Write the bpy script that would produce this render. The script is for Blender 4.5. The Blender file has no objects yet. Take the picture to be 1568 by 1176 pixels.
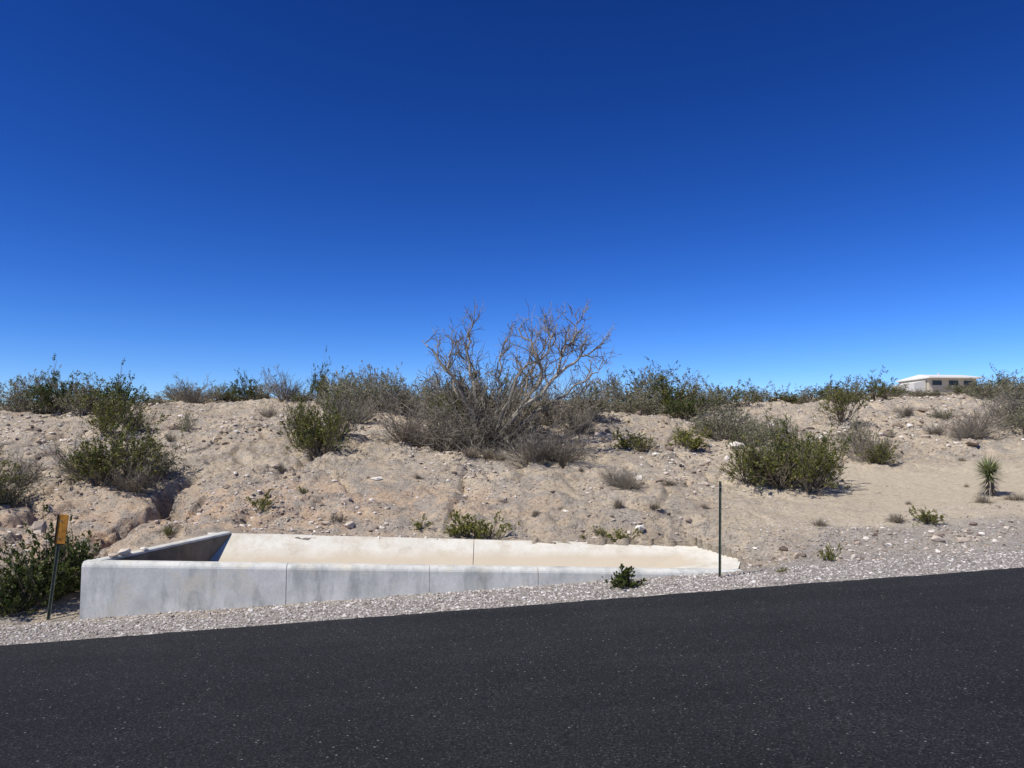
import bpy, math, random
import numpy as np
from mathutils import Vector, Matrix
random.seed(7); np.random.seed(7)
EYE=1.72
scene=bpy.context.scene
# ---------------------------------------------------------------- helpers
def link(o): scene.collection.objects.link(o); return o
def make_mesh(name, verts, faces, mats, idx=None, smooth=False):
    me=bpy.data.meshes.new(name)
    v=verts.tolist() if isinstance(verts,np.ndarray) else verts
    f=faces.tolist() if isinstance(faces,np.ndarray) else faces
    me.from_pydata(v,[],f)
    for m in mats: me.materials.append(m)
    if idx is not None: me.polygons.foreach_set('material_index',np.asarray(idx,dtype=np.int32))
    if smooth: me.polygons.foreach_set('use_smooth',np.ones(len(me.polygons),dtype=bool))
    me.update(); return me
def obj(name, me, loc=(0,0,0), rot=(0,0,0), sc=(1,1,1), parent=None):
    o=bpy.data.objects.new(name,me); o.location=loc; o.rotation_euler=rot; o.scale=sc
    link(o)
    if parent: o.parent=parent
    return o
def empty(name,loc=(0,0,0),rot=(0,0,0)):
    o=bpy.data.objects.new(name,None); o.location=loc; o.rotation_euler=rot; o.empty_display_size=.2
    return link(o)

# ---------------------------------------------------------------- noise
_T=np.random.RandomState(3).rand(256,256)
def vnoise(x,y):
    xi=np.floor(x).astype(int); yi=np.floor(y).astype(int)
    fx=x-xi; fy=y-yi; fx=fx*fx*(3-2*fx); fy=fy*fy*(3-2*fy)
    a=_T[xi&255,yi&255]; b=_T[(xi+1)&255,yi&255]; c=_T[xi&255,(yi+1)&255]; d=_T[(xi+1)&255,(yi+1)&255]
    return (a*(1-fx)+b*fx)*(1-fy)+(c*(1-fx)+d*fx)*fy-.5
def fbm(x,y,o=4,g=.5):
    s=0;a=1
    for i in range(o):
        ca,sa=math.cos(.6*i+.4),math.sin(.6*i+.4); f=2**i
        s=s+a*vnoise((x*ca-y*sa)*f+17.3*i,(x*sa+y*ca)*f+5.1*i); a*=g
    return s
def smooth(a,b,x):
    t=np.clip((x-a)/(b-a),0,1); return t*t*(3-2*t)

# ---------------------------------------------------------------- terrain model (heights relative to eye, then +EYE)
def edge_y(X): return 8.635+.1295*X
def Dist(X,Y): return (Y-edge_y(X))*.9917
def road_z(X,Y):
    return -1.68+2.0*np.tanh(np.asarray(X)/40.)-.01*np.clip(Y,-10,14)
def px_to_x(b,Y): return (b-784)/1178.*Y      # image pixel column -> world X at distance Y
cols={
 -350:[(880,10.6),(800,12.6),(745,14.5),(690,18),(645,23),(630,28)],
 0:[(855,10.6),(795,12.6),(742,14.5),(680,18),(642,23),(629,28)],
 160:[(862,10.7),(800,12.5),(743,14),(682,17.5),(642,22),(620,28)],
 335:[(818,11.2),(762,13),(716,15.5),(668,18.5),(632,23),(616,28)],
 560:[(819,11.5),(762,13),(716,15),(670,18),(630,23),(618,28)],
 775:[(826,11.7),(768,13),(727,14.8),(686,17),(650,20),(624,25),(619,29)],
 1000:[(833,11.9),(785,13),(736,15),(690,17.5),(650,21),(624,27)],
 1190:[(852,10.9),(800,12.6),(748,14.5),(698,17.5),(650,22),(619,28)],
 1400:[(835,10.9),(792,12.3),(752,14.5),(706,17.5),(655,20.5),(622,24),(606,28)],
 1568:[(805,11.3),(765,13),(720,16),(668,19),(618,24),(603,28)],
 1950:[(790,11.6),(745,13.5),(705,16),(655,19),(612,24),(600,28)]}
cp=[]
for b,l in cols.items():
    for py,Y in l: cp.append((px_to_x(b,Y),Y,(680-py)/1178.*Y))
    py,Y=l[-1]; cp.append((px_to_x(b,36),36,(680-py)/1178.*Y+.12))
for X in np.arange(-16,17,2.5):
    Y=edge_y(X)+1.0; cp.append((X,Y,float(road_z(X,Y))))
cp=np.array(cp)
def U(r2): return np.where(r2>1e-9,r2*np.log(np.maximum(r2,1e-9)),0)
n=len(cp); K=U(((cp[:,None,:2]-cp[None,:,:2])**2).sum(-1))+np.eye(n)*1.0
P=np.c_[np.ones(n),cp[:,:2]]
A=np.block([[K,P],[P.T,np.zeros((3,3))]])
sol=np.linalg.solve(A,np.r_[cp[:,2],0,0,0])
def tps(X,Y):
    out=sol[n]+sol[n+1]*X+sol[n+2]*Y
    for i in range(n): out=out+sol[i]*U((X-cp[i,0])**2+(Y-cp[i,1])**2)
    return out
# basin outline (x,y,z rel eye)
FL=(-4.98,9.04,-1.36); BL=(-4.20,11.02,-1.25); BR=(2.79,11.9,-1.535); RT=(3.22,10.95,-1.60); FR=(3.0,10.10,-1.635)
poly=[FL[:2],BL[:2],BR[:2],RT[:2],FR[:2]]
def inside(X,Y):
    c=np.zeros(X.shape,bool); m=len(poly)
    for i in range(m):
        x1,y1=poly[i]; x2,y2=poly[(i+1)%m]
        if y1==y2: continue
        t=((y1>Y)!=(y2>Y))&(X<(x2-x1)*(Y-y1)/(y2-y1)+x1); c^=t
    return c
def segd(X,Y,a,b):
    dx,dy=b[0]-a[0],b[1]-a[1]; t=np.clip(((X-a[0])*dx+(Y-a[1])*dy)/(dx*dx+dy*dy),0,1)
    return np.hypot(X-a[0]-t*dx,Y-a[1]-t*dy),t
def outd(X,Y):
    d=None
    for i in range(5):
        q,_=segd(X,Y,poly[i],poly[(i+1)%5]); d=q if d is None else np.minimum(d,q)
    return d
gul=[[(292,14.4),(264,13.9),(258,13.0),(205,12.5),(165,11.9),(120,11.2),(100,10.4)],
     [(120,13.2),(70,12.7),(10,12.4),(-60,11.6)],
     [(262,12.9),(300,12.7),(318,13.4)],[(0,13.6),(60,13.0),(110,12.2),(140,11.5)],
     [(480,16.2),(470,15.2),(430,14.3)],[(1085,15.6),(1130,14.9),(1200,14.1)]]
gd=[.50,.20,.18,.22,.15,.12]; gw=[.20,.15,.13,.14,.14,.14]
def washf(X,Y): return smooth(2.6,5,X-.12*(Y-11))*(1-smooth(15.5,18,Y+.15*X-1.5))*smooth(11.3,12.3,Y+.35*fbm(X*.9,Y*.9,3))
def height(X,Y):
    X=np.asarray(X,float); Y=np.asarray(Y,float)
    D=Dist(X,Y)
    Xc=np.clip(X,-22,22); Yc=np.clip(Y,8,36)
    t=tps(Xc,Yc)
    t=t+np.where(Y>36,(np.minimum(Y,92)-36)*.055,0)
    rz=road_z(X,Y)
    w=smooth(1.2,3.0,D); far=smooth(60,34,Y)
    wash=washf(X,Y); rough=1-.85*wash
    relief=.09*fbm(X*.35,Y*.35,3)+.11*fbm(X*1.1+9,Y*1.1,4)*smooth(.5,5,D)
    wx=X+.7*fbm(X*.6,Y*.6,3); wy=Y+.7*fbm(X*.6+40,Y*.6,3)
    rill=np.abs(fbm(wx*.62+31,wy*.42+3,3)); relief=relief-.13*np.clip(.07-rill,0,1)/.07*smooth(2.2,4,D)
    lg=fbm(X*.75+71,Y*1.2+12,6,.66)
    led=.06*smooth(.0,.03,lg)+.055*smooth(.24,.27,lg)+.055*smooth(-.27,-.24,lg)
    patch=smooth(-.22,.08,fbm(X*.4+5,Y*.4+9,3))
    relief=(relief+led*patch+.055*fbm(X*4,Y*4,4,.65))*rough
    z=rz+(t-rz)*smooth(.9,1.8,D)+relief*w*far
    jx=X+.24*fbm(X*2.2,Y*2.2,4,.6); jy=Y+.24*fbm(X*2.2+50,Y*2.2,4,.6)
    for g,dep,wid in zip(gul,gd,gw):
        qq=None
        for a,b in zip(g[:-1],g[1:]):
            q,_=segd(jx,jy,(px_to_x(a[0],a[1]),a[1]),(px_to_x(b[0],b[1]),b[1])); qq=q if qq is None else np.minimum(qq,q)
        z=z-dep*np.exp(-(qq/wid)**6)-dep*.25*np.exp(-(qq/(wid*3))**2)
    z=z+.012*fbm(X*6,Y*6,3)*smooth(.1,1,D)
    z=np.where(D<.15,rz-.05-.07*smooth(0,-.4,D)*(D<0),z)
    z=np.where((D>=.0)&(D<.9),rz-.045+.045*smooth(0,.9,D)+.012*fbm(X*5,Y*5,3),z)
    z=np.where(D<-10,rz-.02,z)
    ins=inside(X,Y)
    for a,b in ((BL,BR),(BR,RT),(RT,FR)):
        q,tt=segd(X,Y,a,b); lip=a[2]+(b[2]-a[2])*tt-.022+.014*fbm(X*1.2,Y*1.2,3)
        k=1-smooth(.08,.8,q); z=np.where(ins,z,z*(1-k)+lip*k)
    z=np.where(ins&(outd(X,Y)>.07),z-1.0,z)
    return z+EYE
def h1(X,Y): return float(height(np.array([X]),np.array([Y]))[0])

# ---------------------------------------------------------------- materials
def newmat(name):
    m=bpy.data.materials.new(name); m.use_nodes=True; nt=m.node_tree
    b=nt.nodes['Principled BSDF']; b.inputs['Roughness'].default_value=.9
    b.inputs['Specular IOR Level'].default_value=.2
    return m,nt,b
def N(nt,t,**k):
    n=nt.nodes.new(t)
    for a,v in k.items():
        if a in n.inputs: n.inputs[a].default_value=v
        else: setattr(n,a,v)
    return n
def ramp(nt,stops,src,interp='LINEAR'):
    r=nt.nodes.new('ShaderNodeValToRGB'); e=r.color_ramp.elements; r.color_ramp.interpolation=interp
    e[0].position=stops[0][0]; e[0].color=(*stops[0][1],1); e[1].position=stops[-1][0]; e[1].color=(*stops[-1][1],1)
    for p,c in stops[1:-1]:
        q=e.new(p); q.color=(*c,1)
    nt.links.new(src,r.inputs[0]); return r.outputs[0]
def noise(nt,vec,scale,detail=4,rough=.55,out=0):
    n=N(nt,'ShaderNodeTexNoise',Scale=scale,Detail=detail,Roughness=rough); nt.links.new(vec,n.inputs['Vector']); return n.outputs[out]
def mix(nt,f,a,b,mode='MIX'):
    m=nt.nodes.new('ShaderNodeMix'); m.data_type='RGBA'; m.blend_type=mode
    for s,v in ((0,f),(6,a),(7,b)):
        if isinstance(v,bpy.types.NodeSocket): nt.links.new(v,m.inputs[s])
        elif s==0: m.inputs[0].default_value=v
        else: m.inputs[s].default_value=(*v,1)
    return m.outputs[2]
def bump(nt,b,h,strength,dist,prev=None):
    n=N(nt,'ShaderNodeBump',Strength=strength,Distance=dist); nt.links.new(h,n.inputs['Height'])
    if prev: nt.links.new(prev,n.inputs['Normal'])
    nt.links.new(n.outputs[0],b.inputs['Normal']); return n.outputs[0]
def math_(nt,op,a,b=None,c=None):
    n=N(nt,'ShaderNodeMath',operation=op)
    for i_,v in enumerate((a,b,c)):
        if v is None: continue
        if isinstance(v,bpy.types.NodeSocket): nt.links.new(v,n.inputs[i_])
        else: n.inputs[i_].default_value=v
    return n.outputs[0]
def simple(name,col,rough=.8,metal=0,var=.25,scale=12):
    m,nt,b=newmat(name); tc=N(nt,'ShaderNodeTexCoord')
    f=noise(nt,tc.outputs['Object'],scale,5)
    c=ramp(nt,[(.3,tuple(x*(1-var) for x in col)),(.7,tuple(min(1,x*(1+var)) for x in col))],f)
    nt.links.new(c,b.inputs['Base Color']); b.inputs['Roughness'].default_value=rough; b.inputs['Metallic'].default_value=metal
    return m
def pebbles(nt,O,scale,rad,thr):
    vo=N(nt,'ShaderNodeTexVoronoi',Scale=scale); nt.links.new(O,vo.inputs['Vector'])
    sel=ramp(nt,[(.0,(1,1,1)),(rad,(.8,.8,.8)),(rad*1.35,(0,0,0))],vo.outputs['Distance'])
    cs=N(nt,'ShaderNodeSeparateColor'); nt.links.new(vo.outputs['Color'],cs.inputs[0])
    return math_(nt,'MULTIPLY',math_(nt,'GREATER_THAN',cs.outputs[0],thr),sel),cs.outputs[1]

# ground
m_ground,nt,b=newmat('desert_soil'); tc=N(nt,'ShaderNodeTexCoord'); O=tc.outputs['Object']
az=N(nt,'ShaderNodeAttribute',attribute_name='zone'); sep=N(nt,'ShaderNodeSeparateColor'); nt.links.new(az.outputs['Color'],sep.inputs[0])
big=noise(nt,O,.8,8,.68); fine=noise(nt,O,11,8,.75); vf=noise(nt,O,45,4,.75); mid=noise(nt,O,2.6,8,.72)
soil=ramp(nt,[(.3,(.43,.34,.24)),(.5,(.61,.495,.35)),(.7,(.70,.585,.43))],big)
soil=mix(nt,sep.outputs[0],soil,ramp(nt,[(.3,(.60,.415,.265)),(.6,(.73,.525,.35))],mid))
sandc=ramp(nt,[(.35,(.60,.50,.355)),(.65,(.69,.585,.435))],fine)
soil=mix(nt,sep.outputs[1],soil,sandc)
stonyc=ramp(nt,[(.3,(.24,.20,.16)),(.5,(.43,.375,.305)),(.72,(.66,.59,.49))],vf)
stony=math_(nt,'MULTIPLY',ramp(nt,[(.44,(0,0,0)),(.56,(.9,.9,.9))],mid),math_(nt,'SUBTRACT',1,sep.outputs[1]))
soil=mix(nt,stony,soil,stonyc)
grav=ramp(nt,[(.3,(.24,.21,.18)),(.5,(.46,.415,.36)),(.75,(.68,.63,.565))],vf)
soil=mix(nt,sep.outputs[2],soil,grav)
fr=ramp(nt,[(.36,(.46,.435,.41)),(.47,(1,1,1)),(.72,(1.,1.,1.))],fine)
soil=mix(nt,math_(nt,'MULTIPLY_ADD',sep.outputs[1],-.55,.9),soil,fr,'MULTIPLY')
nsand=math_(nt,'MULTIPLY_ADD',sep.outputs[1],-.85,1.)
pa,ca_=pebbles(nt,O,13.,.22,.6); pb,cb_=pebbles(nt,O,34.,.25,.4)
pcol=[(0,(.17,.13,.10)),(.5,(.42,.35,.28)),(1,(.74,.68,.59))]
pa=math_(nt,'MULTIPLY',pa,nsand); pb=math_(nt,'MULTIPLY',pb,nsand)
soil=mix(nt,pb,soil,ramp(nt,pcol,cb_)); soil=mix(nt,pa,soil,ramp(nt,pcol,ca_))
nt.links.new(soil,b.inputs['Base Color'])
p0=bump(nt,b,mid,.6,.14); p1=bump(nt,b,fine,1,.07,p0); p2=bump(nt,b,math_(nt,'ADD',pa,pb),.9,.035,p1); bump(nt,b,vf,.6,.015,p2)

# asphalt
m_asph,nt,b=newmat('asphalt'); tc=N(nt,'ShaderNodeTexCoord'); O=tc.outputs['Object']
f=noise(nt,O,62,6,.85); g=noise(nt,O,.7,4); mp=N(nt,'ShaderNodeMapping'); mp.inputs['Rotation'].default_value=(0,0,-.129); mp.inputs['Scale'].default_value=(.10,2.2,1)
nt.links.new(O,mp.inputs[0]); st=noise(nt,mp.outputs[0],1.2,4)
c=ramp(nt,[(.37,(.005,.0052,.0052)),(.5,(.024,.0243,.0243)),(.64,(.105,.105,.103))],f)
c=mix(nt,1,c,ramp(nt,[(.3,(.80,.80,.80)),(.7,(1.12,1.12,1.12))],g),'MULTIPLY')
c=mix(nt,1,c,ramp(nt,[(.3,(.82,.82,.82)),(.7,(1.12,1.12,1.12))],st),'MULTIPLY')
pm,_=pebbles(nt,O,20.,.12,.86); pm_,_=pebbles(nt,O,52.,.22,.86)
c=mix(nt,pm_,c,(.20,.195,.18)); c=mix(nt,pm,c,(.38,.37,.34)); nt.links.new(c,b.inputs['Base Color'])
b.inputs['Roughness'].default_value=.85; b.inputs['Specular IOR Level'].default_value=.2
bump(nt,b,f,1,.02)

# concrete
def concrete(name,c0,c1,stain,dirt,crack=False):
    m,nt,b=newmat(name); tc=N(nt,'ShaderNodeTexCoord'); O=tc.outputs['Object']
    mp=N(nt,'ShaderNodeMapping'); mp.inputs['Scale'].default_value=(1.6,1,1.2); nt.links.new(O,mp.inputs[0])
    a=noise(nt,mp.outputs[0],1.6,8,.7); f=noise(nt,O,40,4,.7)
    c=ramp(nt,[(.35,c0),(.62,c1)],a)
    mp2=N(nt,'ShaderNodeMapping'); mp2.inputs['Scale'].default_value=(4,4,.9); mp2.inputs['Location'].default_value=(3,1,5); nt.links.new(O,mp2.inputs[0])
    s=noise(nt,mp2.outputs[0],1.,8,.75)
    c=mix(nt,1,c,ramp(nt,[(.36,stain),(.52,(1,1,1))],s),'MULTIPLY')
    s2=noise(nt,O,2.3,8,.7); c=mix(nt,ramp(nt,[(.52,(0,0,0)),(.68,(.8,.8,.8))],s2),c,dirt)
    c=mix(nt,.6,c,ramp(nt,[(.3,(.82,.82,.82)),(.6,(1,1,1))],f),'MULTIPLY')
    if crack:
        at=N(nt,'ShaderNodeAttribute',attribute_name='slope_v')
        e_=math_(nt,'MULTIPLY_ADD',s2,.5,at.outputs['Fac'])
        c=mix(nt,ramp(nt,[(.76,(.9,.9,.9)),(1.06,(0,0,0))],e_),c,(.54,.455,.33))
    nt.links.new(c,b.inputs['Base Color']); bump(nt,b,f,.25,.008); return m
m_cwall=concrete('concrete_wall_weathered',(.50,.495,.445),(.72,.70,.625),(.64,.66,.66),(.66,.60,.47))
m_cslab=concrete('concrete_slab_dusty',(.62,.58,.48),(.72,.685,.59),(.84,.80,.74),(.62,.55,.43),True)
m_cdark=concrete('concrete_painted_shade_inner_face',(.13,.115,.09),(.21,.185,.145),(.7,.7,.68),(.25,.21,.15))  # same concrete darkened: inner-face shade is painted into the base colour

def foliage(name,cols,trans=.25):
    m,nt,b=newmat(name); g=N(nt,'ShaderNodeNewGeometry')
    c=ramp(nt,cols,g.outputs['Random Per Island']); nt.links.new(c,b.inputs['Base Color'])
    b.inputs['Roughness'].default_value=.5
    t=N(nt,'ShaderNodeBsdfTranslucent'); nt.links.new(c,t.inputs[0])
    ms=N(nt,'ShaderNodeMixShader'); ms.inputs[0].default_value=trans
    nt.links.new(b.outputs[0],ms.inputs[1]); nt.links.new(t.outputs[0],ms.inputs[2])
    nt.links.new(ms.outputs[0],nt.nodes['Material Output'].inputs[0]); return m
m_leaf=foliage('creosote_leaf',[(0,(.05,.065,.012)),(.45,(.115,.135,.026)),(.85,(.21,.21,.045)),(1,(.36,.29,.11))])
m_leafd=foliage('dark_green_leaf',[(0,(.030,.050,.010)),(.6,(.075,.105,.022)),(1,(.18,.18,.045))])
m_leafy=foliage('yellow_green_leaf',[(0,(.09,.105,.018)),(.6,(.20,.21,.04)),(1,(.38,.33,.10))])
m_leafg=foliage('grey_leaf',[(0,(.12,.13,.065)),(.6,(.23,.23,.135)),(1,(.40,.36,.24))])
m_dry=foliage('dry_grass',[(0,(.20,.165,.12)),(.6,(.36,.31,.23)),(1,(.52,.45,.34))],.1)
m_yuc=foliage('yucca_leaf',[(0,(.14,.17,.06)),(.7,(.28,.31,.13)),(1,(.42,.40,.22))],.1)
def bark(name,c0,c1):
    m,nt,b=newmat(name); g=N(nt,'ShaderNodeNewGeometry'); tc=N(nt,'ShaderNodeTexCoord')
    f=noise(nt,tc.outputs['Object'],25,4)
    c=ramp(nt,[(0,c0),(1,c1)],g.outputs['Random Per Island']); c=mix(nt,.6,c,ramp(nt,[(.3,(.55,.55,.55)),(.6,(1,1,1))],f),'MULTIPLY')
    nt.links.new(c,b.inputs['Base Color']); return m
m_bark=bark('mesquite_bark',(.10,.082,.062),(.33,.29,.225))
m_limb=bark('mesquite_limb_bark',(.30,.265,.21),(.42,.38,.31))
m_stem=bark('shrub_stem',(.10,.08,.055),(.27,.225,.165))
m_grey=bark('grey_twig',(.15,.125,.095),(.37,.325,.255))
m_stone,nt,b=newmat('stone'); g=N(nt,'ShaderNodeNewGeometry')
c=ramp(nt,[(0,(.12,.09,.07)),(.3,(.30,.235,.18)),(.65,(.50,.42,.335)),(1,(.74,.68,.59))],g.outputs['Random Per Island']); nt.links.new(c,b.inputs['Base Color'])
m_grav,nt,b=newmat('gravel_stone'); g=N(nt,'ShaderNodeNewGeometry')
c=ramp(nt,[(0,(.17,.145,.125)),(.4,(.40,.35,.30)),(.75,(.55,.50,.445)),(1,(.72,.68,.62))],g.outputs['Random Per Island']); nt.links.new(c,b.inputs['Base Color'])

# ---------------------------------------------------------------- terrain mesh
def axis(lo,segs,hi,g=1.09,cap=12):
    a=[]
    for s,e,st in segs: a+=list(np.arange(s,e-1e-6,st))
    a.append(segs[-1][1]); st=segs[0][2]; left=[]; x=segs[0][0]
    while x>lo: st=min(st*g,cap); x-=st; left.append(x)
    st=segs[-1][2]; x=segs[-1][1]; right=[]
    while x<hi: st=min(st*g,cap); x+=st; right.append(x)
    return np.array(left[::-1]+a+right)
xs=axis(-420,[(-12,13,.045)],420); ys=axis(-300,[(7.2,15,.045),(15,20,.07),(20,36,.14)],600)
XX,YY=np.meshgrid(xs,ys); ZZ=height(XX.ravel(),YY.ravel()).reshape(XX.shape)
nx,ny=len(xs),len(ys)
V=np.c_[XX.ravel(),YY.ravel(),ZZ.ravel()]
i=np.arange(nx*ny).reshape(ny,nx); F=np.stack([i[:-1,:-1],i[:-1,1:],i[1:,1:],i[1:,:-1]],-1).reshape(-1,4)
me=make_mesh('ground',V,F,[m_ground],smooth=True)
X,Y=XX.ravel(),YY.ravel(); D=Dist(X,Y); nn_=fbm(X*.7,Y*.7,4)
orange=np.clip(np.exp(-((X+5.8)/4.4)**2-((Y-12.4)/1.5)**2)*1.2+np.exp(-((X+.6)/2.8)**2-((Y-13.2)/1.1)**2)*.8+nn_*.6-.2,0,1)*smooth(1.5,2.5,D)
sand=np.clip(washf(X,Y)*1.1+nn_*.7-.05,0,1)*smooth(1,1.8,D)
gravel=np.clip((1-smooth(.7,1.5,D+nn_*.5))*(D>-20)+.65*smooth(3,5,X)*(1-smooth(1.6,2.8,D+nn_*1.8)),0,1)
zc=np.c_[orange,sand,gravel,np.ones_like(X)].astype(np.float32)
ca=me.color_attributes.new('zone','FLOAT_COLOR','POINT'); ca.data.foreach_set('color',zc.ravel())
obj('desert_ground',me)

# ---------------------------------------------------------------- road
us=axis(-260,[(-14,15,.06)],260,1.15,6)
Dl=[-9.8,-8,-6.5,-5,-4,-3,-2,-1.2,-.6,-.25,-.06,0,.035]
ej=.05*fbm(us*1.5,us*0,3)+.035*fbm(us*9,us*0+3,2)
V=[]
for k,d in enumerate(Dl):
    dd=d+(ej if d>-.3 else 0)
    ex=us*.9917-.1284*dd; ey=8.635+us*.1284+.9917*dd
    z=road_z(ex,ey)+EYE+(0 if d<-.1 else (-.008 if d<-.03 else (-.015 if d<.01 else -.08)))
    V.append(np.c_[ex,ey,z])
V=np.concatenate(V); m_=len(us); i=np.arange(len(V)).reshape(len(Dl),m_)
F=np.stack([i[:-1,:-1],i[:-1,1:],i[1:,1:],i[1:,:-1]],-1).reshape(-1,4)
obj('asphalt_road',make_mesh('asphalt_road',V,F,[m_asph],smooth=True))

# ---------------------------------------------------------------- stones
def stones(name,X,Y,S,mat,sink=.25,flat=.65,seed=1,Z=None):
    r=np.random.RandomState(seed); t=(1+5**.5)/2
    ico=np.array([(-1,t,0),(1,t,0),(-1,-t,0),(1,-t,0),(0,-1,t),(0,1,t),(0,-1,-t),(0,1,-t),(t,0,-1),(t,0,1),(-t,0,-1),(-t,0,1)])/1.9
    fc=np.array([(0,11,5),(0,5,1),(0,1,7),(0,7,10),(0,10,11),(1,5,9),(5,11,4),(11,10,2),(10,7,6),(7,1,8),(3,9,4),(3,4,2),(3,2,6),(3,6,8),(3,8,9),(4,9,5),(2,4,11),(6,2,10),(8,6,7),(9,8,1)])
    k=len(X); Z=height(X,Y) if Z is None else Z
    v=ico[None]*(1+.35*(r.rand(k,12,1)-.5)*1.6)
    sc=np.stack([.7+.6*r.rand(k),.7+.6*r.rand(k),flat*(.6+.7*r.rand(k))],-1)[:,None,:]; v=v*sc
    a=r.rand(k)*6.28; ca,sa=np.cos(a)[:,None],np.sin(a)[:,None]
    x=v[...,0]*ca-v[...,1]*sa; y=v[...,0]*sa+v[...,1]*ca; v=np.stack([x,y,v[...,2]],-1)*(S*.5)[:,None,None]
    v[...,0]+=X[:,None]; v[...,1]+=Y[:,None]; v[...,2]+=(Z+S*.5*flat*(1-2*sink)*.6)[:,None]
    F=(fc[None]+12*np.arange(k)[:,None,None]).reshape(-1,3)
    return obj(name,make_mesh(name,v.reshape(-1,3),F,[mat]))
r=np.random.RandomState(5)
k=22000; u=r.uniform(-11,13,k); d=np.abs(r.normal(.4,.4,k)); d=np.where(r.rand(k)<.75,r.uniform(-.01,1.05,k),d)
d=np.where((u>3)&(r.rand(k)<.35),r.uniform(.8,3.2,k)**1.0,d)
X=u*.9917-.1284*d; Y=8.635+u*.1284+.9917*d; ok=~inside(X,Y)&(d>-.02); X,Y=X[ok],Y[ok]
stones('shoulder_gravel',X,Y,r.uniform(.012,.034,len(X))*(1+.8*(r.rand(len(X))<.05)),m_grav,seed=2)
k=48000; Y=9.6+(r.rand(k)**1.4)*20; X=r.uniform(-.72,.72,k)*Y
dens=fbm(X*.6+3,Y*.6,4)*1.8+.42-washf(X,Y)*1.2
ok=(dens>r.rand(k)*1.0)&~inside(X,Y)&(Dist(X,Y)>1.1); X,Y=X[ok],Y[ok]
S=.018+.065*r.rand(len(X))**3+.16*(r.rand(len(X))<.022)*r.rand(len(X))
stones('scattered_rocks',X,Y,S*(1+(Y-10)*.05),m_stone,seed=3,sink=.32)
big=[(505,11.9,.26),(688,16.6,.4),(672,16.3,.25),(820,14.2,.22),(866,12.9,.13),(578,14.2,.28),(600,15,.15),(700,16.4,.2),(560,13.6,.12),(880,15.4,.22),(905,15.2,.15),(1010,14.8,.22),(845,13.6,.12),(425,14.6,.2),(640,13.2,.1),(1110,13.4,.12),(1155,10.5,.14),(1143,10.55,.09),(300,14.2,.18),(352,14.6,.15),(60,15.5,.18),(230,11.4,.16)]
stones('boulders',np.array([px_to_x(a,b_) for a,b_,_ in big]),np.array([b_ for _,b_,_ in big]),np.array([s*.8 for *_,s in big]),m_stone,seed=9,flat=.45,sink=.4)
ft=np.array([.14,.22,.35]); 
stones('loose_stones_on_wall',FL[0]+(BL[0]-FL[0])*ft+.1,FL[1]+(BL[1]-FL[1])*ft+.02,np.array([.12,.19,.10]),m_stone,seed=21,flat=.45,Z=FL[2]+(BL[2]-FL[2])*ft+EYE+.01)

# ---------------------------------------------------------------- concrete drainage basin
basin=empty('drainage_basin',(0,0,0))
def wallz(X): return FL[2]+(FR[2]-FL[2])*(X-FL[0])/(FR[0]-FL[0])
ux,uy=(FR[0]-FL[0]),(FR[1]-FL[1]); L=math.hypot(ux,uy); ux/=L; uy/=L; nxx,nyy=-uy,ux
T=.2
def prism(a,b,za,zb,t,nx_,ny_,bot,name,mat,ch=.06,nseg=6,inner=None):
    prof=[(0,None),(0,-ch),(ch*.12,-ch*.62),(ch*.38,-ch*.29),(ch*.7,-ch*.08),(ch*1.1,0),(t-ch*.5,0),(t-ch*.15,-ch*.12),(t,-ch*.5),(t,None)]
    V=[];F=[];I=[]
    for s in range(nseg+1):
        f=s/nseg; x=a[0]+(b[0]-a[0])*f; y=a[1]+(b[1]-a[1])*f; z=za+(zb-za)*f
        for (o,zz) in prof: V.append((x+nx_*o,y+ny_*o,(EYE+z+zz) if zz is not None else EYE+bot))
    m=len(prof)
    for s in range(nseg):
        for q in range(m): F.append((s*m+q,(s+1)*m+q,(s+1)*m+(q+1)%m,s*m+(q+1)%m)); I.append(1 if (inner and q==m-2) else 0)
    F.append(tuple(range(m))); F.append(tuple(nseg*m+q for q in range(m))[::-1]); I+=[0,0]
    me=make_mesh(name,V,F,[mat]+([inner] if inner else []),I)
    import bmesh as bm_; bm=bm_.new(); bm.from_mesh(me); bm_.ops.recalc_face_normals(bm,faces=bm.faces); bm.to_mesh(me); bm.free()
    return obj(name,me,parent=basin)
joints=[0,2.30,4.0,5.35,6.4,L]
for k in range(5):
    s0,s1=joints[k]+(.007 if k else 0),joints[k+1]
    a=(FL[0]+ux*s0,FL[1]+uy*s0); b_=(FL[0]+ux*s1,FL[1]+uy*s1)
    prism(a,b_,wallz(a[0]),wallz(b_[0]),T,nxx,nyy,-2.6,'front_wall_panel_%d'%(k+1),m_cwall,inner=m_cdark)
wx,wy=BL[0]-FL[0],BL[1]-FL[1]; wl=math.hypot(wx,wy); wx/=wl; wy/=wl
a=(FL[0]+nxx*(T+.004)+wx*.0,FL[1]+nyy*(T+.004)); 
prism(a,(BL[0]+wx*.1,BL[1]+wy*.1),FL[2]+.003,BL[2]+.01,T,wy,-wx,-2.6,'wing_wall',m_cwall,inner=m_cdark)
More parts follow.
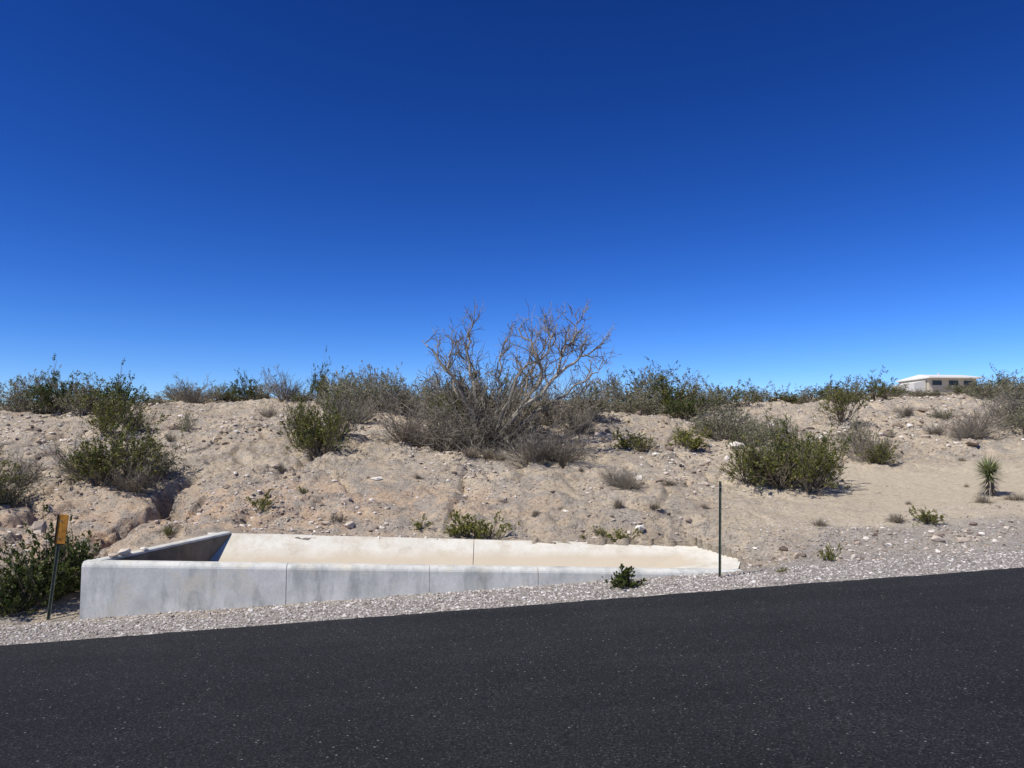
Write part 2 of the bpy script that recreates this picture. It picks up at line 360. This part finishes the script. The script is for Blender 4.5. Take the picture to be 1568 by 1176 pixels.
def bil(name,p00,p10,p11,p01,nu,nv,mat,nz=.012,vr=(0,1)):
    V=[];F=[];A=[]
    p=[np.array(q) for q in (p00,p10,p11,p01)]
    for j in range(nv+1):
        for i_ in range(nu+1):
            u,v=i_/nu,j/nv; q=p[0]*(1-u)*(1-v)+p[1]*u*(1-v)+p[2]*u*v+p[3]*(1-u)*v
            V.append((q[0],q[1],q[2]+EYE+nz*float(fbm(np.array([q[0]*1.5]),np.array([q[1]*1.5]),2)[0]))); A.append(vr[0]+(vr[1]-vr[0])*v)
    w=nu+1
    for j in range(nv):
        for i_ in range(nu): F.append((j*w+i_,j*w+i_+1,(j+1)*w+i_+1,(j+1)*w+i_))
    base=len(V)
    for i_ in range(nu+1): x,y,z=V[nv*w+i_]; V.append((x,y,z-.25)); A.append(vr[1])
    for i_ in range(nu): F.append((nv*w+i_,nv*w+i_+1,base+i_+1,base+i_))
    me=make_mesh(name,V,F,[mat],smooth=False)
    at=me.attributes.new('slope_v','FLOAT','POINT'); at.data.foreach_set('value',A)
    return obj(name,me,parent=basin)
iFL=(FL[0]+nxx*T+.02,FL[1]+nyy*T-.01)
flo0=(-4.42,10.25,-1.98); flo1=(1.9,11.0,-1.78)
lp=lambda A,B,t:tuple(A[q]+(B[q]-A[q])*t for q in range(3))
Ablk=(BL[0]-.1,BL[1],BL[2])
for k,(t0,t1,s0,s1) in enumerate(((0,.613,0,.527),(.6142,1,.5282,1))):
    bil('sloped_slab_%d'%(k+1),lp(flo0,flo1,t0),lp(flo0,flo1,t1),lp(Ablk,BR,s1),lp(Ablk,BR,s0),24,10,m_cslab)
bil('basin_floor',(iFL[0]-.1,iFL[1]-.02,-2.08),(1.9,10.05,-1.80),flo1,(flo0[0]-.2,flo0[1],flo0[2]),24,6,m_cslab,vr=(0,.1))
bil('end_ramp_back',flo1,flo1,RT,BR,8,8,m_cslab)
bil('end_ramp_front',(1.9,10.05,-1.80),(FR[0]+nxx*T,FR[1]+nyy*T-.03,FR[2]+.004),RT,flo1,10,8,m_cslab,vr=(.9,.9))

# ---------------------------------------------------------------- vegetation generators
class Veg:
    def __init__(s,seed): s.r=random.Random(seed); s.V=[];s.F=[];s.I=[];s.L=[]
    def tube(s,pts,rad,sides=3,mi=0):
        base=len(s.V)
        for k,p in enumerate(pts):
            d=(pts[min(k+1,len(pts)-1)]-pts[max(k-1,0)])
            if d.length<1e-6: d=Vector((0,0,1))
            d.normalize(); a=d.orthogonal().normalized(); b=d.cross(a)
            for q in range(sides):
                an=6.2832*q/sides; s.V.append(tuple(p+(a*math.cos(an)+b*math.sin(an))*rad[k]))
        for k in range(len(pts)-1):
            for q in range(sides):
                s.F.append((base+k*sides+q,base+k*sides+(q+1)%sides,base+(k+1)*sides+(q+1)%sides,base+(k+1)*sides+q)); s.I.append(mi)
    def rv(s):
        r=s.r
        while 1:
            v=Vector((r.uniform(-1,1),r.uniform(-1,1),r.uniform(-1,1)))
            if .1<v.length<1: return v.normalized()
    def grow(s,p,d,L,r0,nseg,wob,up=0.,r1=.35,sides=3,mi=0):
        pts=[p.copy()];d=d.normalized(); dirs=[d]
        for k in range(nseg):
            d=(d+s.rv()*wob+Vector((0,0,up))).normalized(); p=p+d*(L/nseg); pts.append(p); dirs.append(d)
        s.tube(pts,[r0*(1-(1-r1)*k/nseg) for k in range(nseg+1)],sides,mi); return pts,dirs
    def leaf(s,p,size): s.L.append((*p,size))
    def mesh(s,name,mats,aspect=.5,upb=0):
        V=np.array(s.V) if s.V else np.zeros((0,3)); F=list(s.F); I=list(s.I)
        if s.L:
            A=np.array(s.L); k=len(A); r=np.random.RandomState(len(A)%1000)
            a=r.normal(size=(k,3)); a[:,2]+=upb; a/=np.linalg.norm(a,axis=1)[:,None]
            b=np.cross(a,r.normal(size=(k,3))); b/=np.linalg.norm(b,axis=1)[:,None]
            a*=A[:,3:4]; b*=A[:,3:4]*aspect; c=A[:,:3]
            q=np.stack([c-a*.5,c+b*.5,c+a*.5,c-b*.5],1).reshape(-1,3)
            o=len(V); V=np.r_[V,q]; f=(o+np.arange(4*k).reshape(k,4)).tolist(); F+=f; I+=[1]*k
        return make_mesh(name,V,F,mats,I)
def bushmesh(seed,mats,stems=26,leaves=14,lean=.9,size=.035,twigs=3,branches=4,nom='creosote',dens=1.,thin=.006,low=.25):
    """unit bush: height ~1, radius ~.6"""
    v=Veg(seed); r=v.r
    lob=[(r.uniform(0,6.28),r.uniform(.5,1.25)) for _ in range(6)]
    for i in range(stems):
        a=r.uniform(0,6.28); t=lean*math.sqrt(r.random())
        amp=1.0
        for la,lf in lob:
            dd=abs((a-la+3.14)%6.28-3.14)
            if dd<.6: amp=lf
        d=Vector((math.sin(t)*math.cos(a),math.sin(t)*math.sin(a),math.cos(t)))
        L=r.uniform(.55,1.08)*amp*(1.0 if t<.5 else .88)
        p=Vector((r.gauss(0,.05),r.gauss(0,.05),-.03))
        pts,ds=v.grow(p,d,L,thin*1.6,6,.16,.03)
        for j in range(branches):
            f=r.uniform(low,.95); k=min(5,int(f*6)); q=pts[k].lerp(pts[k+1],f*6-k)
            bd=(ds[k]+v.rv()*.75+Vector((0,0,.25)))
            bp,bds=v.grow(q,bd,r.uniform(.16,.38)*(1.2-f*.5),thin*.8,3,.25,.04)
            for m in range(twigs):
                k2=r.randint(1,3); tp,td=v.grow(bp[k2],bds[k2]+v.rv()*.8,r.uniform(.06,.16),thin*.5,2,.25,.05)
                for l in range(int(leaves*dens*r.uniform(.2,1.6))):
                    w=r.uniform(.2,1.15); c=tp[0].lerp(tp[-1],w)+v.rv()*r.uniform(0,.035)
                    v.leaf(c,size*r.uniform(.6,1.3))
    return v.mesh(nom,mats)
cre=[bushmesh(100+i,[m_stem,m_leaf],stems=36,leaves=14,size=.035,lean=1.0,nom='creosote_mesh_%d'%i) for i in range(6)]
cred=[bushmesh(140+i,[m_stem,m_leafd],stems=34,leaves=18,lean=1.05,size=.037,nom='dense_creosote_mesh_%d'%i) for i in range(3)]
denseb=[bushmesh(150+i,[m_stem,m_leafd],stems=46,leaves=20,lean=1.2,size=.042,nom='dense_bush_mesh_%d'%i,low=.15,branches=5) for i in range(2)]
smallb=[bushmesh(156+i,[m_stem,m_leafd],stems=30,leaves=18,lean=1.25,size=.09,nom='small_bush_mesh_%d'%i,low=.1,branches=5,thin=.012) for i in range(2)]
crey=[bushmesh(160+i,[m_stem,m_leafy],stems=14,leaves=13,lean=1.1,size=.065,thin=.010,nom='young_creosote_mesh_%d'%i,low=.15) for i in range(4)]
greyb=[bushmesh(180+i,[m_grey,m_leafg],stems=44,leaves=10,lean=1.1,nom='grey_shrub_mesh_%d'%i,low=.15) for i in range(4)]
bare=[bushmesh(200+i,[m_grey,m_leafg],stems=48,leaves=0,twigs=5,branches=6,lean=1.15,thin=.006,nom='bare_shrub_mesh_%d'%i,low=.15) for i in range(3)]
def tuft(seed,n=260,mat=m_dry):
    r=random.Random(seed); V=[];F=[]
    for i in range(n):
        a=r.uniform(0,6.28); t=r.uniform(.05,1.35); L=r.uniform(.5,1.0)
        b=Vector((r.gauss(0,.12),r.gauss(0,.12),0)); d=Vector((math.sin(t)*math.cos(a),math.sin(t)*math.sin(a),math.cos(t)))
        s=Vector((-math.sin(a),math.cos(a),0))*.012; m=b+d*L*.5+Vector((0,0,.06)); e=b+d*L
        o=len(V); V+= [tuple(b-s),tuple(b+s),tuple(m+s*.8),tuple(m-s*.8),tuple(e)]; F+=[(o,o+1,o+2,o+3),(o+3,o+2,o+4)]
    return make_mesh('dry_tuft_mesh_%d'%seed,V,F,[mat])
tufts=[tuft(i) for i in range(3)]
R=random.Random(11)
def plant(name,pool,b,Y,h,w=None,rot=None,sink=.03):
    X=px_to_x(b,Y); me=R.choice(pool); w=w or h*1.2
    return obj(name,me,(X,Y,h1(X,Y)-sink),(R.uniform(-.06,.06),R.uniform(-.06,.06),R.uniform(0,6.28) if rot is None else rot),(w/1.35,w/1.35,h/.98))
# (image pixel column, distance, height, width, kind)
L_=[(40,24,1.25,2.0,'g'),(20,24.5,1.1,1.6,'c'),(95,24,1.45,2.0,'d'),(70,24.5,1.35,1.9,'g'),(125,23,1.25,1.7,'g'),(190,22.5,1.3,1.7,'d'),(165,18.5,1.25,1.7,'c'),(205,19,.9,1.2,'g'),(150,23,1.1,1.8,'c'),(235,26,.5,1.4,'g'),
(195,14.1,1.3,1.8,'c'),(232,14.5,1.0,1.5,'g'),(125,14.4,.95,1.4,'b'),(160,13.9,.95,1.3,'c'),(215,13.9,.7,1.2,'b'),(12,13.4,.95,1.3,'g'),(40,14.2,.7,.8,'b'),(-20,13,.9,1.4,'c'),
(285,18.5,.55,.5,'g'),(262,18,.35,.4,'b'),(300,27,1.0,1.6,'b'),(285,28,.9,1.6,'g'),(270,29,.7,1.6,'g'),(335,28,.75,1.8,'g'),(383,27,1.05,1.5,'d'),(360,28,.85,1.4,'c'),(400,27,.8,1.2,'g'),(435,26,1.1,1.5,'b'),(460,27,.9,1.6,'g'),
(487,25.5,1.55,.9,'d'),(530,25,1.4,1.8,'g'),(510,25.5,1.35,1.5,'c'),(570,24.5,1.45,1.9,'g'),(600,25,1.25,1.8,'g'),(545,20,1.0,1.4,'b'),(585,23,1.1,1.6,'g'),
(495,16.2,1.5,1.3,'c'),(480,16.6,1.2,1.1,'c'),(462,17,1.1,.95,'c'),(520,17.2,1.15,1.1,'g'),(520,21,1.5,1.9,'g'),(560,22,1.3,1.9,'g'),(412,21,.45,.7,'b'),
(610,21,1.25,1.8,'b'),(650,21,1.4,2.0,'g'),(690,20,1.4,2.0,'g'),(740,18.6,1.95,1.8,'c'),(720,18.2,1.6,1.6,'c'),(700,18.0,1.2,1.4,'c'),(790,19,1.7,1.9,'g'),(850,20,1.5,2.2,'b'),(900,20.5,1.3,1.9,'g'),(880,19,1.1,1.5,'b'),
(935,23,1.3,1.8,'g'),(965,23.5,1.4,2.0,'g'),(1000,24,1.5,1.9,'c'),(1030,23.5,1.45,2.0,'c'),(1060,24,1.4,1.9,'g'),(1090,25,1.2,1.9,'g'),(1045,22,1.0,1.6,'d'),(1125,26,1.05,1.8,'c'),(1160,28,.9,1.8,'g'),(1200,28,.75,1.8,'c'),(1235,28,.65,1.8,'g'),(985,22,1.0,1.7,'g'),
(962,17.8,.6,1.1,'y'),(985,17.4,.45,.7,'c'),(1058,17.8,.7,1.2,'y'),(1045,18.3,.6,.7,'c'),(1110,19,.85,1.5,'g'),(1150,18.6,.8,1.4,'g'),(1085,19.5,.8,1.4,'g'),(1180,19.2,.8,1.4,'g'),(1130,20,.85,1.5,'g'),(1205,17.5,.8,1.3,'g'),
(1145,15,1.0,1.3,'c'),(1195,14.6,1.25,1.6,'c'),(1235,14.3,1.3,1.35,'c'),(1215,15.3,1.2,1.6,'d'),(1170,14.9,1.0,1.3,'g'),(1250,14.7,1.0,1.1,'c'),
(1290,21,1.1,1.5,'c'),(1330,17.2,.95,1.3,'b'),(1345,17,.8,1.0,'c'),(1312,18,.85,1.0,'g'),(1300,26,.95,1.8,'g'),(1340,26,1.0,1.8,'c'),(1280,27,.8,1.6,'d'),(1370,27,.75,1.3,'g'),
(1490,19,1.0,1.3,'b'),(1475,18.8,.6,.9,'b'),(1545,20,1.25,1.8,'b'),(1560,20.5,1.0,1.6,'g'),(1575,19,1.0,1.5,'g'),(1520,25,.95,2.0,'g'),(1545,25.5,1.1,1.8,'c'),(1500,26,.7,1.6,'g'),(1560,25,1.0,1.9,'g'),(1480,27,.55,1.4,'c'),(1430,27,.3,1.2,'g'),(1405,27,.35,1.0,'g'),(1620,25,1.,2,'c'),
(1430,19.5,.4,.7,'b'),(1445,21,.5,.8,'g'),(1385,21.5,.5,.9,'b'),
(72,9.5,1.0,1.15,'D'),(118,9.85,.8,.7,'D'),(32,9.3,.6,.6,'D'),
(954,9.40,.30,.38,'s'),
(400,12.3,.42,.5,'y'),(465,13.2,.18,.3,'y'),(720,11.8,.5,.8,'y'),(755,11.7,.42,.6,'y'),(700,11.8,.3,.5,'y'),(648,11.95,.26,.34,'y'),
(918,12.1,.24,.26,'y'),(948,11.95,.3,.6,'y'),(890,12.0,.12,.15,'y'),(1262,10.5,.33,.32,'y'),(1190,9.95,.12,.2,'y'),(1412,11.9,.36,.62,'y'),(265,11.2,.22,.3,'c'),
(860,16,.9,1.4,'b'),(810,15.7,.85,1.5,'b'),(835,16.3,.9,1.4,'b'),(620,17.5,1.0,1.5,'b'),(655,17.2,.8,1.5,'b'),(940,14.4,.5,.8,'b'),(960,14.2,.4,.7,'b'),(745,16.1,.35,.6,'t'),(765,15.9,.3,.6,'t'),(720,15.9,.3,.5,'t'),
(945,13.2,.22,.32,'t'),(1000,12.9,.15,.4,'t'),(1075,13.4,.17,.26,'t'),(1250,12.2,.2,.36,'t'),(1365,12.2,.2,.46,'t'),(1498,13,.22,.46,'t'),(1548,13.1,.2,.5,'t'),
(432,14.6,.26,.3,'t'),(332,20,.25,.35,'t'),(480,12.9,.1,.3,'t'),(520,12,.18,.5,'t'),(640,14.3,.14,.25,'t'),(905,19,.25,.4,'t'),(1165,17.6,.2,.35,'t'),(1020,14.6,.16,.5,'t')]
kinds={'c':('creosote_bush',cre),'d':('creosote_bush',cred),'D':('dense_green_bush',denseb),'s':('small_green_bush',smallb),'y':('young_creosote',crey),'g':('grey_desert_shrub',greyb),'b':('bare_twig_shrub',bare),'t':('dry_grass_tuft',tufts)}
for b_,Y_,h_,w_,k_ in L_:
    nm,pool=kinds[k_]; plant(nm,pool,b_,Y_,h_,w_)
for q in range(70):
    Y_=R.uniform(29,75); b_=R.uniform(-700,2300); k_=R.choice('cdgbg')
    if 1360<b_<1510: continue
    nm,pool=kinds[k_]; plant(nm,pool,b_,Y_,R.uniform(.6,1.0),R.uniform(1.2,2.2))
for q in range(40):
    Y_=R.uniform(11,28); s_=R.choice((-1,1)); b_=784+s_*R.uniform(850,1500); k_=R.choice('cgcbt')
    nm,pool=kinds[k_]; plant(nm,pool,b_,Y_,R.uniform(.5,1.2)*(.3 if k_=='t' else 1),R.uniform(.9,1.6)*(.3 if k_=='t' else 1))
for q in range(26):
    Y_=R.uniform(12.5,24); b_=R.uniform(-50,1600); plant('dry_grass_tuft',tufts,b_,Y_,R.uniform(.07,.14),R.uniform(.15,.3))

# ---------------------------------------------------------------- mesquite tree
v=Veg(77); r=v.r; S=17/1178.
def P(px,py,dy=0): return Vector(((px-738)*S,dy,(688-py)*S))
limbs=[[P(735,692,0),P(727,645,-.1),P(703,595,-.3),P(672,550,-.5),P(650,522,-.6)],
[P(737,692,.1),P(730,632,.1),P(722,582,.2),P(712,535,.1),P(722,495,0)],
[P(742,692,0),P(760,640,.3),P(768,590,.5),P(762,545,.6),P(776,505,.6)],
[P(742,692,-.1),P(778,655,-.3),P(815,612,-.5),P(850,578,-.6),P(888,545,-.5),P(920,530,-.4)],
[P(745,690,.1),P(798,622,.2),P(830,575,.2),P(818,530,.1),P(795,497,.1)],
[P(850,578,-.6),P(862,545,-.5),P(882,510,-.3),P(888,490,-.3)],
[P(748,690,.1),P(805,640,.4),P(862,605,.7),P(905,575,.8),P(930,555,.9)],
[P(738,690,.0),P(705,650,.4),P(680,605,.7),P(660,575,.9)],
[P(745,690,-.1),P(770,630,-.6),P(790,580,-.9),P(838,540,-1.),P(850,502,-1.)],
[P(740,690,.1),P(745,620,.6),P(725,560,.9),P(693,525,1.)],
[P(735,690,.1),P(722,640,.3),P(690,585,.4),P(683,545,.5),P(690,515,.5)],
[P(760,640,.3),P(800,590,.8),P(845,550,1.),P(900,518,1.)],
[P(798,622,.2),P(812,570,.5),P(835,525,.6),P(845,498,.6)]]
def refine(pts,wob):
    out=[pts[0]]
    for a,b in zip(pts[:-1],pts[1:]):
        for q in (1,2,3): out.append(a.lerp(b,q/3)+v.rv()*wob*(1 if q<3 else .5))
    return out
for li,l in enumerate(limbs):
    pts=refine(l,.07); m=len(pts); r0=.068 if li in(3,0,1,4) else .046
    if li in(5,11,12): r0=.032
    v.tube(pts,[r0*(1-.78*k/(m-1)) for k in range(m)],6,1)
    for j in range(15):
        f=r.uniform(.22,1.0); k=min(m-2,int(f*(m-1))); q=pts[k].lerp(pts[k+1],f*(m-1)-k); d0=(pts[k+1]-pts[k]).normalized()
        sp,sd=v.grow(q,d0*.8+v.rv()*.75+Vector((0,0,.35)),r.uniform(.35,.9)*(1.1-.5*f),.018*(1.2-.5*f),6,.36,.07,.35,4)
        for n_ in range(5):
            k2=r.randint(1,6); tp,td=v.grow(sp[k2],sd[k2]*.8+v.rv()*.8+Vector((0,0,.2)),r.uniform(.14,.38),.0075,4,.38,.06,.45)
            for o_ in range(3):
                k3=r.randint(1,4); v.grow(tp[k3],v.rv()*.8+td[k3]*.7,r.uniform(.05,.16),.0045,2,.3,.03,.5)
for j in range(330):
    a=r.uniform(0,6.28); t=r.uniform(.55,1.5); d=Vector((math.cos(a)*math.sin(t),math.sin(a)*math.sin(t)*.8,math.cos(t)))
    p=Vector((r.gauss(0,.45),r.gauss(0,.3),.0))
    sp,sd=v.grow(p,d,r.uniform(.8,2.1),.012,7,.26,.03,.3,3)
    for n_ in range(8):
        k2=r.randint(1,7); tp,td=v.grow(sp[k2],sd[k2]*.4+v.rv()*.9,r.uniform(.12,.4),.006,3,.4,.0,.4)
        for o_ in range(2): v.grow(tp[r.randint(1,3)],v.rv(),r.uniform(.05,.12),.004,2,.3,.0,.5)
tx=px_to_x(738,17.2); obj('mesquite_tree',v.mesh('mesquite_tree',[m_bark,m_limb]),(tx,17.2,h1(tx,17.2)-.02))

# ---------------------------------------------------------------- yucca
def yucca(b,Y,hh):
    r=random.Random(4)
    v=Veg(8); v.tube([Vector((0,0,-.05)),Vector((.01,0,.2)),Vector((0,.01,.36))],[.05,.06,.05],8,0)
    V=v.V;F=v.F;I=v.I
    for i in range(520):
        a=r.uniform(0,6.28); dead=i<140
        t=r.uniform(1.7,2.6) if dead else math.acos(r.uniform(-.35,1)); L=r.uniform(.2,.3) if dead else r.uniform(.27,.36)
        z0=r.uniform(.12,.34) if dead else r.uniform(.30,.42)
        d=Vector((math.sin(t)*math.cos(a),math.sin(t)*math.sin(a),math.cos(t))); s=Vector((-math.sin(a),math.cos(a),0))*.008
        p=Vector((0,0,z0)); m=p+d*L*.5; e=p+d*L-Vector((0,0,.01)); o=len(V)
        V+=[tuple(p-s),tuple(p+s),tuple(m+s),tuple(m-s),tuple(e)]; F+=[(o,o+1,o+2,o+3),(o+3,o+2,o+4)]; I+=[2 if dead else 1]*2
    X=px_to_x(b,Y); obj('yucca_plant',make_mesh('yucca',V,F,[m_stem,m_yuc,m_dry],I),(X,Y,h1(X,Y)),(0,0,0),(hh,hh,hh))
yucca(1510,13.6,1.05)

# ---------------------------------------------------------------- marker posts
m_steel=simple('painted_steel_post',(.13,.14,.10),.6,.2,.35,20)
m_rust=simple('weathered_amber_panel',(.46,.20,.03),.6,0,.35,14)
m_dark=simple('dark_bracket',(.03,.028,.025),.6,.2)
m_bolt=simple('bolt_steel',(.4,.4,.38),.4,.8)
def uchannel(H,w=.055,dp=.03,t=.004):
    fl=w*.25
    prof=[(-w*.5-fl,0),(-w*.5,0),(-w*.28,dp),(w*.28,dp),(w*.5,0),(w*.5+fl,0)]
    back=[(x,y+t) for x,y in prof][::-1]
    pr=prof+back; m=len(pr); V=[(x,y,z) for z in (-.25,H) for x,y in pr]
    F=[(q,(q+1)%m,m+(q+1)%m,m+q) for q in range(m)]
    for q in range(5):
        F.append((m+q,m+q+1,m+m-2-q,m+m-1-q))
    return V,F
def box(cx,cy,cz,sx,sy,sz,bev=.004):
    import bmesh as bb; bm=bb.new(); bb.ops.create_cube(bm,size=1); bb.ops.scale(bm,vec=(sx,sy,sz),verts=bm.verts)
    bb.ops.bevel(bm,geom=bm.edges[:],offset=bev,segments=2,affect='EDGES'); bb.ops.translate(bm,vec=(cx,cy,cz),verts=bm.verts)
    me=bpy.data.meshes.new('part'); bm.to_mesh(me); bm.free(); return me
def bolt(x,y,z,parent):
    import bmesh as bb; bm=bb.new(); bb.ops.create_cone(bm,cap_ends=True,segments=6,radius1=.009,radius2=.007,depth=.01)
    me=bpy.data.meshes.new('bolt'); bm.to_mesh(me); bm.free(); me.materials.append(m_bolt); obj('bolt',me,(x,y,z),(math.pi/2,0,0),parent=parent)
X,Y=px_to_x(88,9.1),9.1
e=empty('roadside_marker_sign',(X,Y,h1(X,Y)-.02),(-.03,math.radians(4.2),math.radians(14)))
V,F=uchannel(1.2,.026,.02); obj('post',make_mesh('post',V,F,[m_steel]),parent=e)
me=box(.022,-.012,1.06,.105,.012,.34); me.materials.append(m_rust); obj('panel',me,parent=e)
me=box(-.038,-.004,1.06,.012,.05,.34,.003); me.materials.append(m_dark); obj('panel_flange',me,parent=e)
bolt(.0,-.022,1.16,e); bolt(.0,-.022,.96,e)
X,Y=px_to_x(1097,9.72),9.72
e=empty('delineator_post',(X,Y,h1(X,Y)-.02),(0,math.radians(1.4),math.radians(-8)))
V,F=uchannel(1.21,.022,.018); obj('post',make_mesh('post',V,F,[m_steel]),parent=e)
me=box(0,-.006,1.14,.022,.008,.05,.002); me.materials.append(m_dark); obj('reflector_bracket',me,parent=e)
bolt(0,-.012,1.14,e)

# ---------------------------------------------------------------- distant house
m_wall=simple('cream_stucco',(.50,.44,.34),.9,0,.08,3); m_roof=simple('pale_metal_roof',(.72,.70,.64),.6,0,.05,2)
m_glass=simple('window_glass',(.04,.05,.06),.15,0,.1); m_trim=simple('white_trim',(.60,.58,.53),.7,0,.05)
hx=px_to_x(1438,90); hz=h1(hx,90)
e=empty('distant_house',(hx,90,hz-.1),(0,0,.10))
zz=lambda py:(680-py)/1178.*90+EYE-hz+.1
zt=zz(574); zb=zz(582.5)
wall=[(-2.9,-2.6,0),(2.9,-2.6,0),(2.9,3,0),(-2.9,3,0),(-2.9,-2.6,zb),(2.9,-2.6,zb),(2.9,3,zb),(-2.9,3,zb)]
obj('walls',make_mesh('walls',wall,[(0,1,5,4),(1,2,6,5),(2,3,7,6),(3,0,4,7)],[m_wall]),parent=e)
rf=[(-3.2,-3.2,zb),(3.2,-3.2,zb),(3.2,3.2,zb),(-3.2,3.2,zb),(-3.2,-3.2,zb+.14),(3.2,-3.2,zb+.14),(3.2,3.2,zb+.14),(-3.2,3.2,zb+.14),(-2.3,0,zt),(3.05,0,zt)]
obj('roof',make_mesh('roof',rf,[(3,2,1,0),(0,1,5,4),(1,2,6,5),(2,3,7,6),(3,0,4,7),(4,5,9,8),(5,6,9),(6,7,8,9),(7,4,8)],[m_roof]),parent=e)
for k,x in enumerate((-1.9,0.1,1.9)):
    me=box(x,-2.63,zb-.50,1.1,.06,.55,.01); me.materials.append(m_glass); obj('window_%d'%(k+1),me,parent=e)
    me=box(x,-2.65,zb-.18,1.2,.1,.06,.01); me.materials.append(m_trim); obj('window_lintel_%d'%(k+1),me,parent=e)
me=box(.2,.1,zt+.08,.16,.16,.35,.02); me.materials.append(m_trim); obj('roof_vent',me,parent=e)
le=[(-4.4,-2.2,0),(-3.0,-2.2,0),(-3.0,2,0),(-4.4,2,0),(-4.4,-2.2,zz(589.5)),(-3.0,-2.2,zz(585)),(-3.0,2,zz(585)),(-4.4,2,zz(589.5))]
obj('lean_to',make_mesh('lean_to',le,[(0,1,5,4),(3,0,4,7),(2,3,7,6),(4,5,6,7)],[m_trim]),parent=e)

# ---------------------------------------------------------------- light
el=math.radians(54)
tr=Vector((.80*math.cos(el),.60*math.cos(el),-math.sin(el))).normalized()
sd=bpy.data.lights.new('sun','SUN'); sd.energy=5.0; sd.angle=math.radians(.53); sd.color=(1,.965,.885)
so=obj('sun',sd,(0,0,30)); so.rotation_euler=tr.to_track_quat('-Z','Y').to_euler()
w=bpy.data.worlds.new('World'); scene.world=w; w.use_nodes=True; nt=w.node_tree; bg=nt.nodes['Background']
sk=nt.nodes.new('ShaderNodeTexSky'); sk.sky_type='NISHITA'; sk.sun_disc=False; sk.sun_elevation=el
sx,sy=-tr.x,-tr.y; sk.sun_rotation=math.atan2(sx,sy)
sk.altitude=1500; sk.air_density=1.0; sk.dust_density=.2; sk.ozone_density=4
hs=nt.nodes.new('ShaderNodeHueSaturation'); hs.inputs['Saturation'].default_value=1.22
gm=nt.nodes.new('ShaderNodeGamma'); gm.inputs[1].default_value=1.68
tm=nt.nodes.new('ShaderNodeMix'); tm.data_type='RGBA'; tm.blend_type='MULTIPLY'; tm.inputs[0].default_value=1; tm.inputs[7].default_value=(.80,.715,.83,1)
nt.links.new(sk.outputs[0],hs.inputs['Color']); nt.links.new(hs.outputs[0],gm.inputs[0]); nt.links.new(gm.outputs[0],tm.inputs[6]); nt.links.new(tm.outputs[2],bg.inputs[0]); bg.inputs[1].default_value=.05
cd=bpy.data.cameras.new('camera'); cd.lens=27.05; cd.sensor_width=36; cd.clip_end=3000; cd.clip_start=.05
co=obj('camera',cd,(0,0,EYE),(math.radians(90+4.46),0,0)); scene.camera=co
scene.view_settings.view_transform='Standard'; scene.view_settings.look='None'; scene.view_settings.exposure=0
print('terrain verts',nx*ny)
